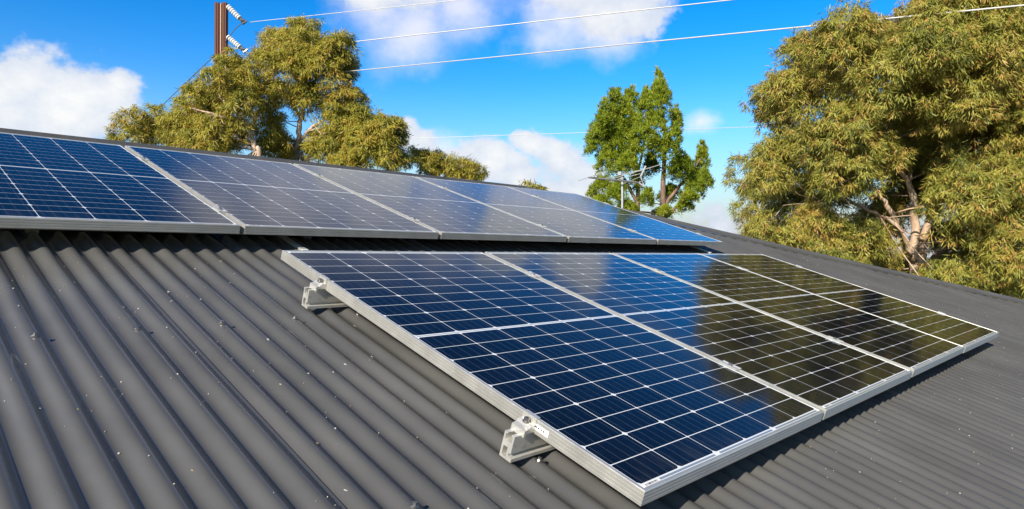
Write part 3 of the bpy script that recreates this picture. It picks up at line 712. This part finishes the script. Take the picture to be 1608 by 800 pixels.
def insulator(p0, p1, label, loop):
    e = empty('insulator_string', p0); d = np.array(p1) - np.array(p0); L = np.linalg.norm(d); t = d / L
    mb = MB(); nd = 7
    for i in range(nd):
        c = t * (L * (.10 + .74 * i / (nd - 1)))
        mb.tube([c - t * .034, c - t * .02, c + t * .016, c + t * .026], [.035, .092, .098, .04], 14)
    mb.build('discs', M_PORC, e, smooth=False)
    rd = MB(); rd.tube([t * 0, t * L], .018, 8); rd.build('rod', M_DARKW, e)
    cl_ = MB(); f_ = t * L; cl_.tube([f_ - t * .06, f_ + t * .02, f_ + rt * .18 + up * -.03], [.05, .085, .03], 8); cl_.tube([f_ + rt * .02, f_ - up * .13 + rt * .06, f_ + rt * .2 - up * .03], [.04, .05, .03], 8)
    cl_.build('strain_clamp', M_DARKW if loop else M_STEEL, e)
    if loop:
        lp = MB(); q = [f_ - up * .1 + rt * .04, f_ - up * .28 - rt * .2, f_ - up * .55 - rt * .42, f_ - up * .8 - rt * .62]
        lp.tube(curve(q, 10, np.random.default_rng(1), 0), .016, 6); lp.build('jumper_lead', M_DARKW, e)
    tag(e, label, 'insulator', 'insulator strings on the pole')
i1 = at(379.5, 32, PD - .1); i2 = at(380, 77, PD - .1)
insulator(at(356.5, 9, PD), i1, 'string of white insulator discs at the top of the rusty pole', True)
insulator(at(356.5, 57, PD), i2, 'string of white insulator discs lower on the rusty pole, above the leaves', False)
def cable(a, b, r, label, mat, sag=.12, grp='power lines across the sky'):
    a, b = np.array(a), np.array(b); mb = MB(); o0 = np.array(a)
    pts = [a + (b - a) * t - np.array([0, 0, 4 * sag * t * (1 - t)]) - o0 for t in np.linspace(0, 1, 40)]
    mb.tube(pts, r, 8); o = mb.build('power_cable', mat, smooth=True); o.location = tuple(a); tag(o, label, 'cable', grp); return o
cable(at(393, 35, PD), at(1500, -82, 19.5), .0115, 'highest thin power line leaving the top insulator', M_WIRE, 0)
cable(at(393, 84, PD), at(1700, -61, 18.2), .0175, 'thickest bright power line, second down, crossing the upper cloud', M_WIRE, 0)
cable(at(357, 131, PD), at(1950, -25, 8.5), .0135, 'third power line down, running into the top of the huge gum', M_WIRE, 0)
cable(at(250, 231, 42), at(1950, 174, 34), .015, 'lowest thin power line passing behind the conifer', M_WIRE, 0)
cable(at(338, 86, PD), at(60, 352, 27), .015, 'dark stay wire slanting down left from the rusty pole', M_DARKW, 0, 'stay wires')

# ------------------------------------------------------------------ television aerial
AD = 10.0
ab = at(977, 345, AD); mt = at(977, 274, AD)
ant = empty('television_aerial', (ab[0], ab[1], ab[2] - .25)); tag(ant, 'silver television aerial on a thin mast in front of the conifer', 'aerial')
ao = np.array(ant.location)
mb = MB(); mb.tube([(0, 0, 0), tuple(mt - ao)], .014, 10); mb.build('mast', M_ANT, ant)
mb = MB(); bA, bB = at(924, 279, AD + .25), at(1003, 287, AD - .35)
mb.tube([bA - ao, at(960, 282.5, AD) - ao, bB - ao], .013, 8); mb.build('boom', M_ANTD, ant)
for i, (t, x0, y0, x1, y1) in enumerate([(0, 908, 284, 952, 270), (.3, 948, 281, 1022, 264), (.45, 955, 286, 1006, 273), (.6, 962, 281, 1040, 258), (.75, 978, 289, 1008, 277), (.9, 985, 291, 1022, 281)]):
    d0, d1 = AD + .35 - .5 * t, AD - .05 - .5 * t
    mb = MB(); mb.tube([at(x0, y0, d0) - ao, at(x1, y1, d1) - ao], .0052, 6); mb.build('element', M_ANT, ant)
mb = MB(); q = [at(1006, 278, AD - .3), at(1014, 261, AD - .3)]
mb.tube([q[0] - ao, q[1] - ao], .014, 6); mb.tube([at(1003, 287, AD - .35) - ao, at(1012, 294, AD - .35) - ao], .013, 6); mb.tube([at(1012, 294, AD - .35) - ao, at(1006, 278, AD - .3) - ao], .008, 6)
mb.build('reflector', M_ANT, ant)
mb = MB(); c = at(974, 273, AD); mb.box(tuple(c - ao - .03), tuple(c - ao + .03)); mb.build('junction_box', M_ANT, ant, bevel=.006)
mb = MB(); z_ = mt - ao; mb.tube([(.02, -.01, z_[2] - .05), (.017, -.012, z_[2] * .5), (.018, -.01, .05)], .004, 6); mb.build('lead', M_DARKW, ant)
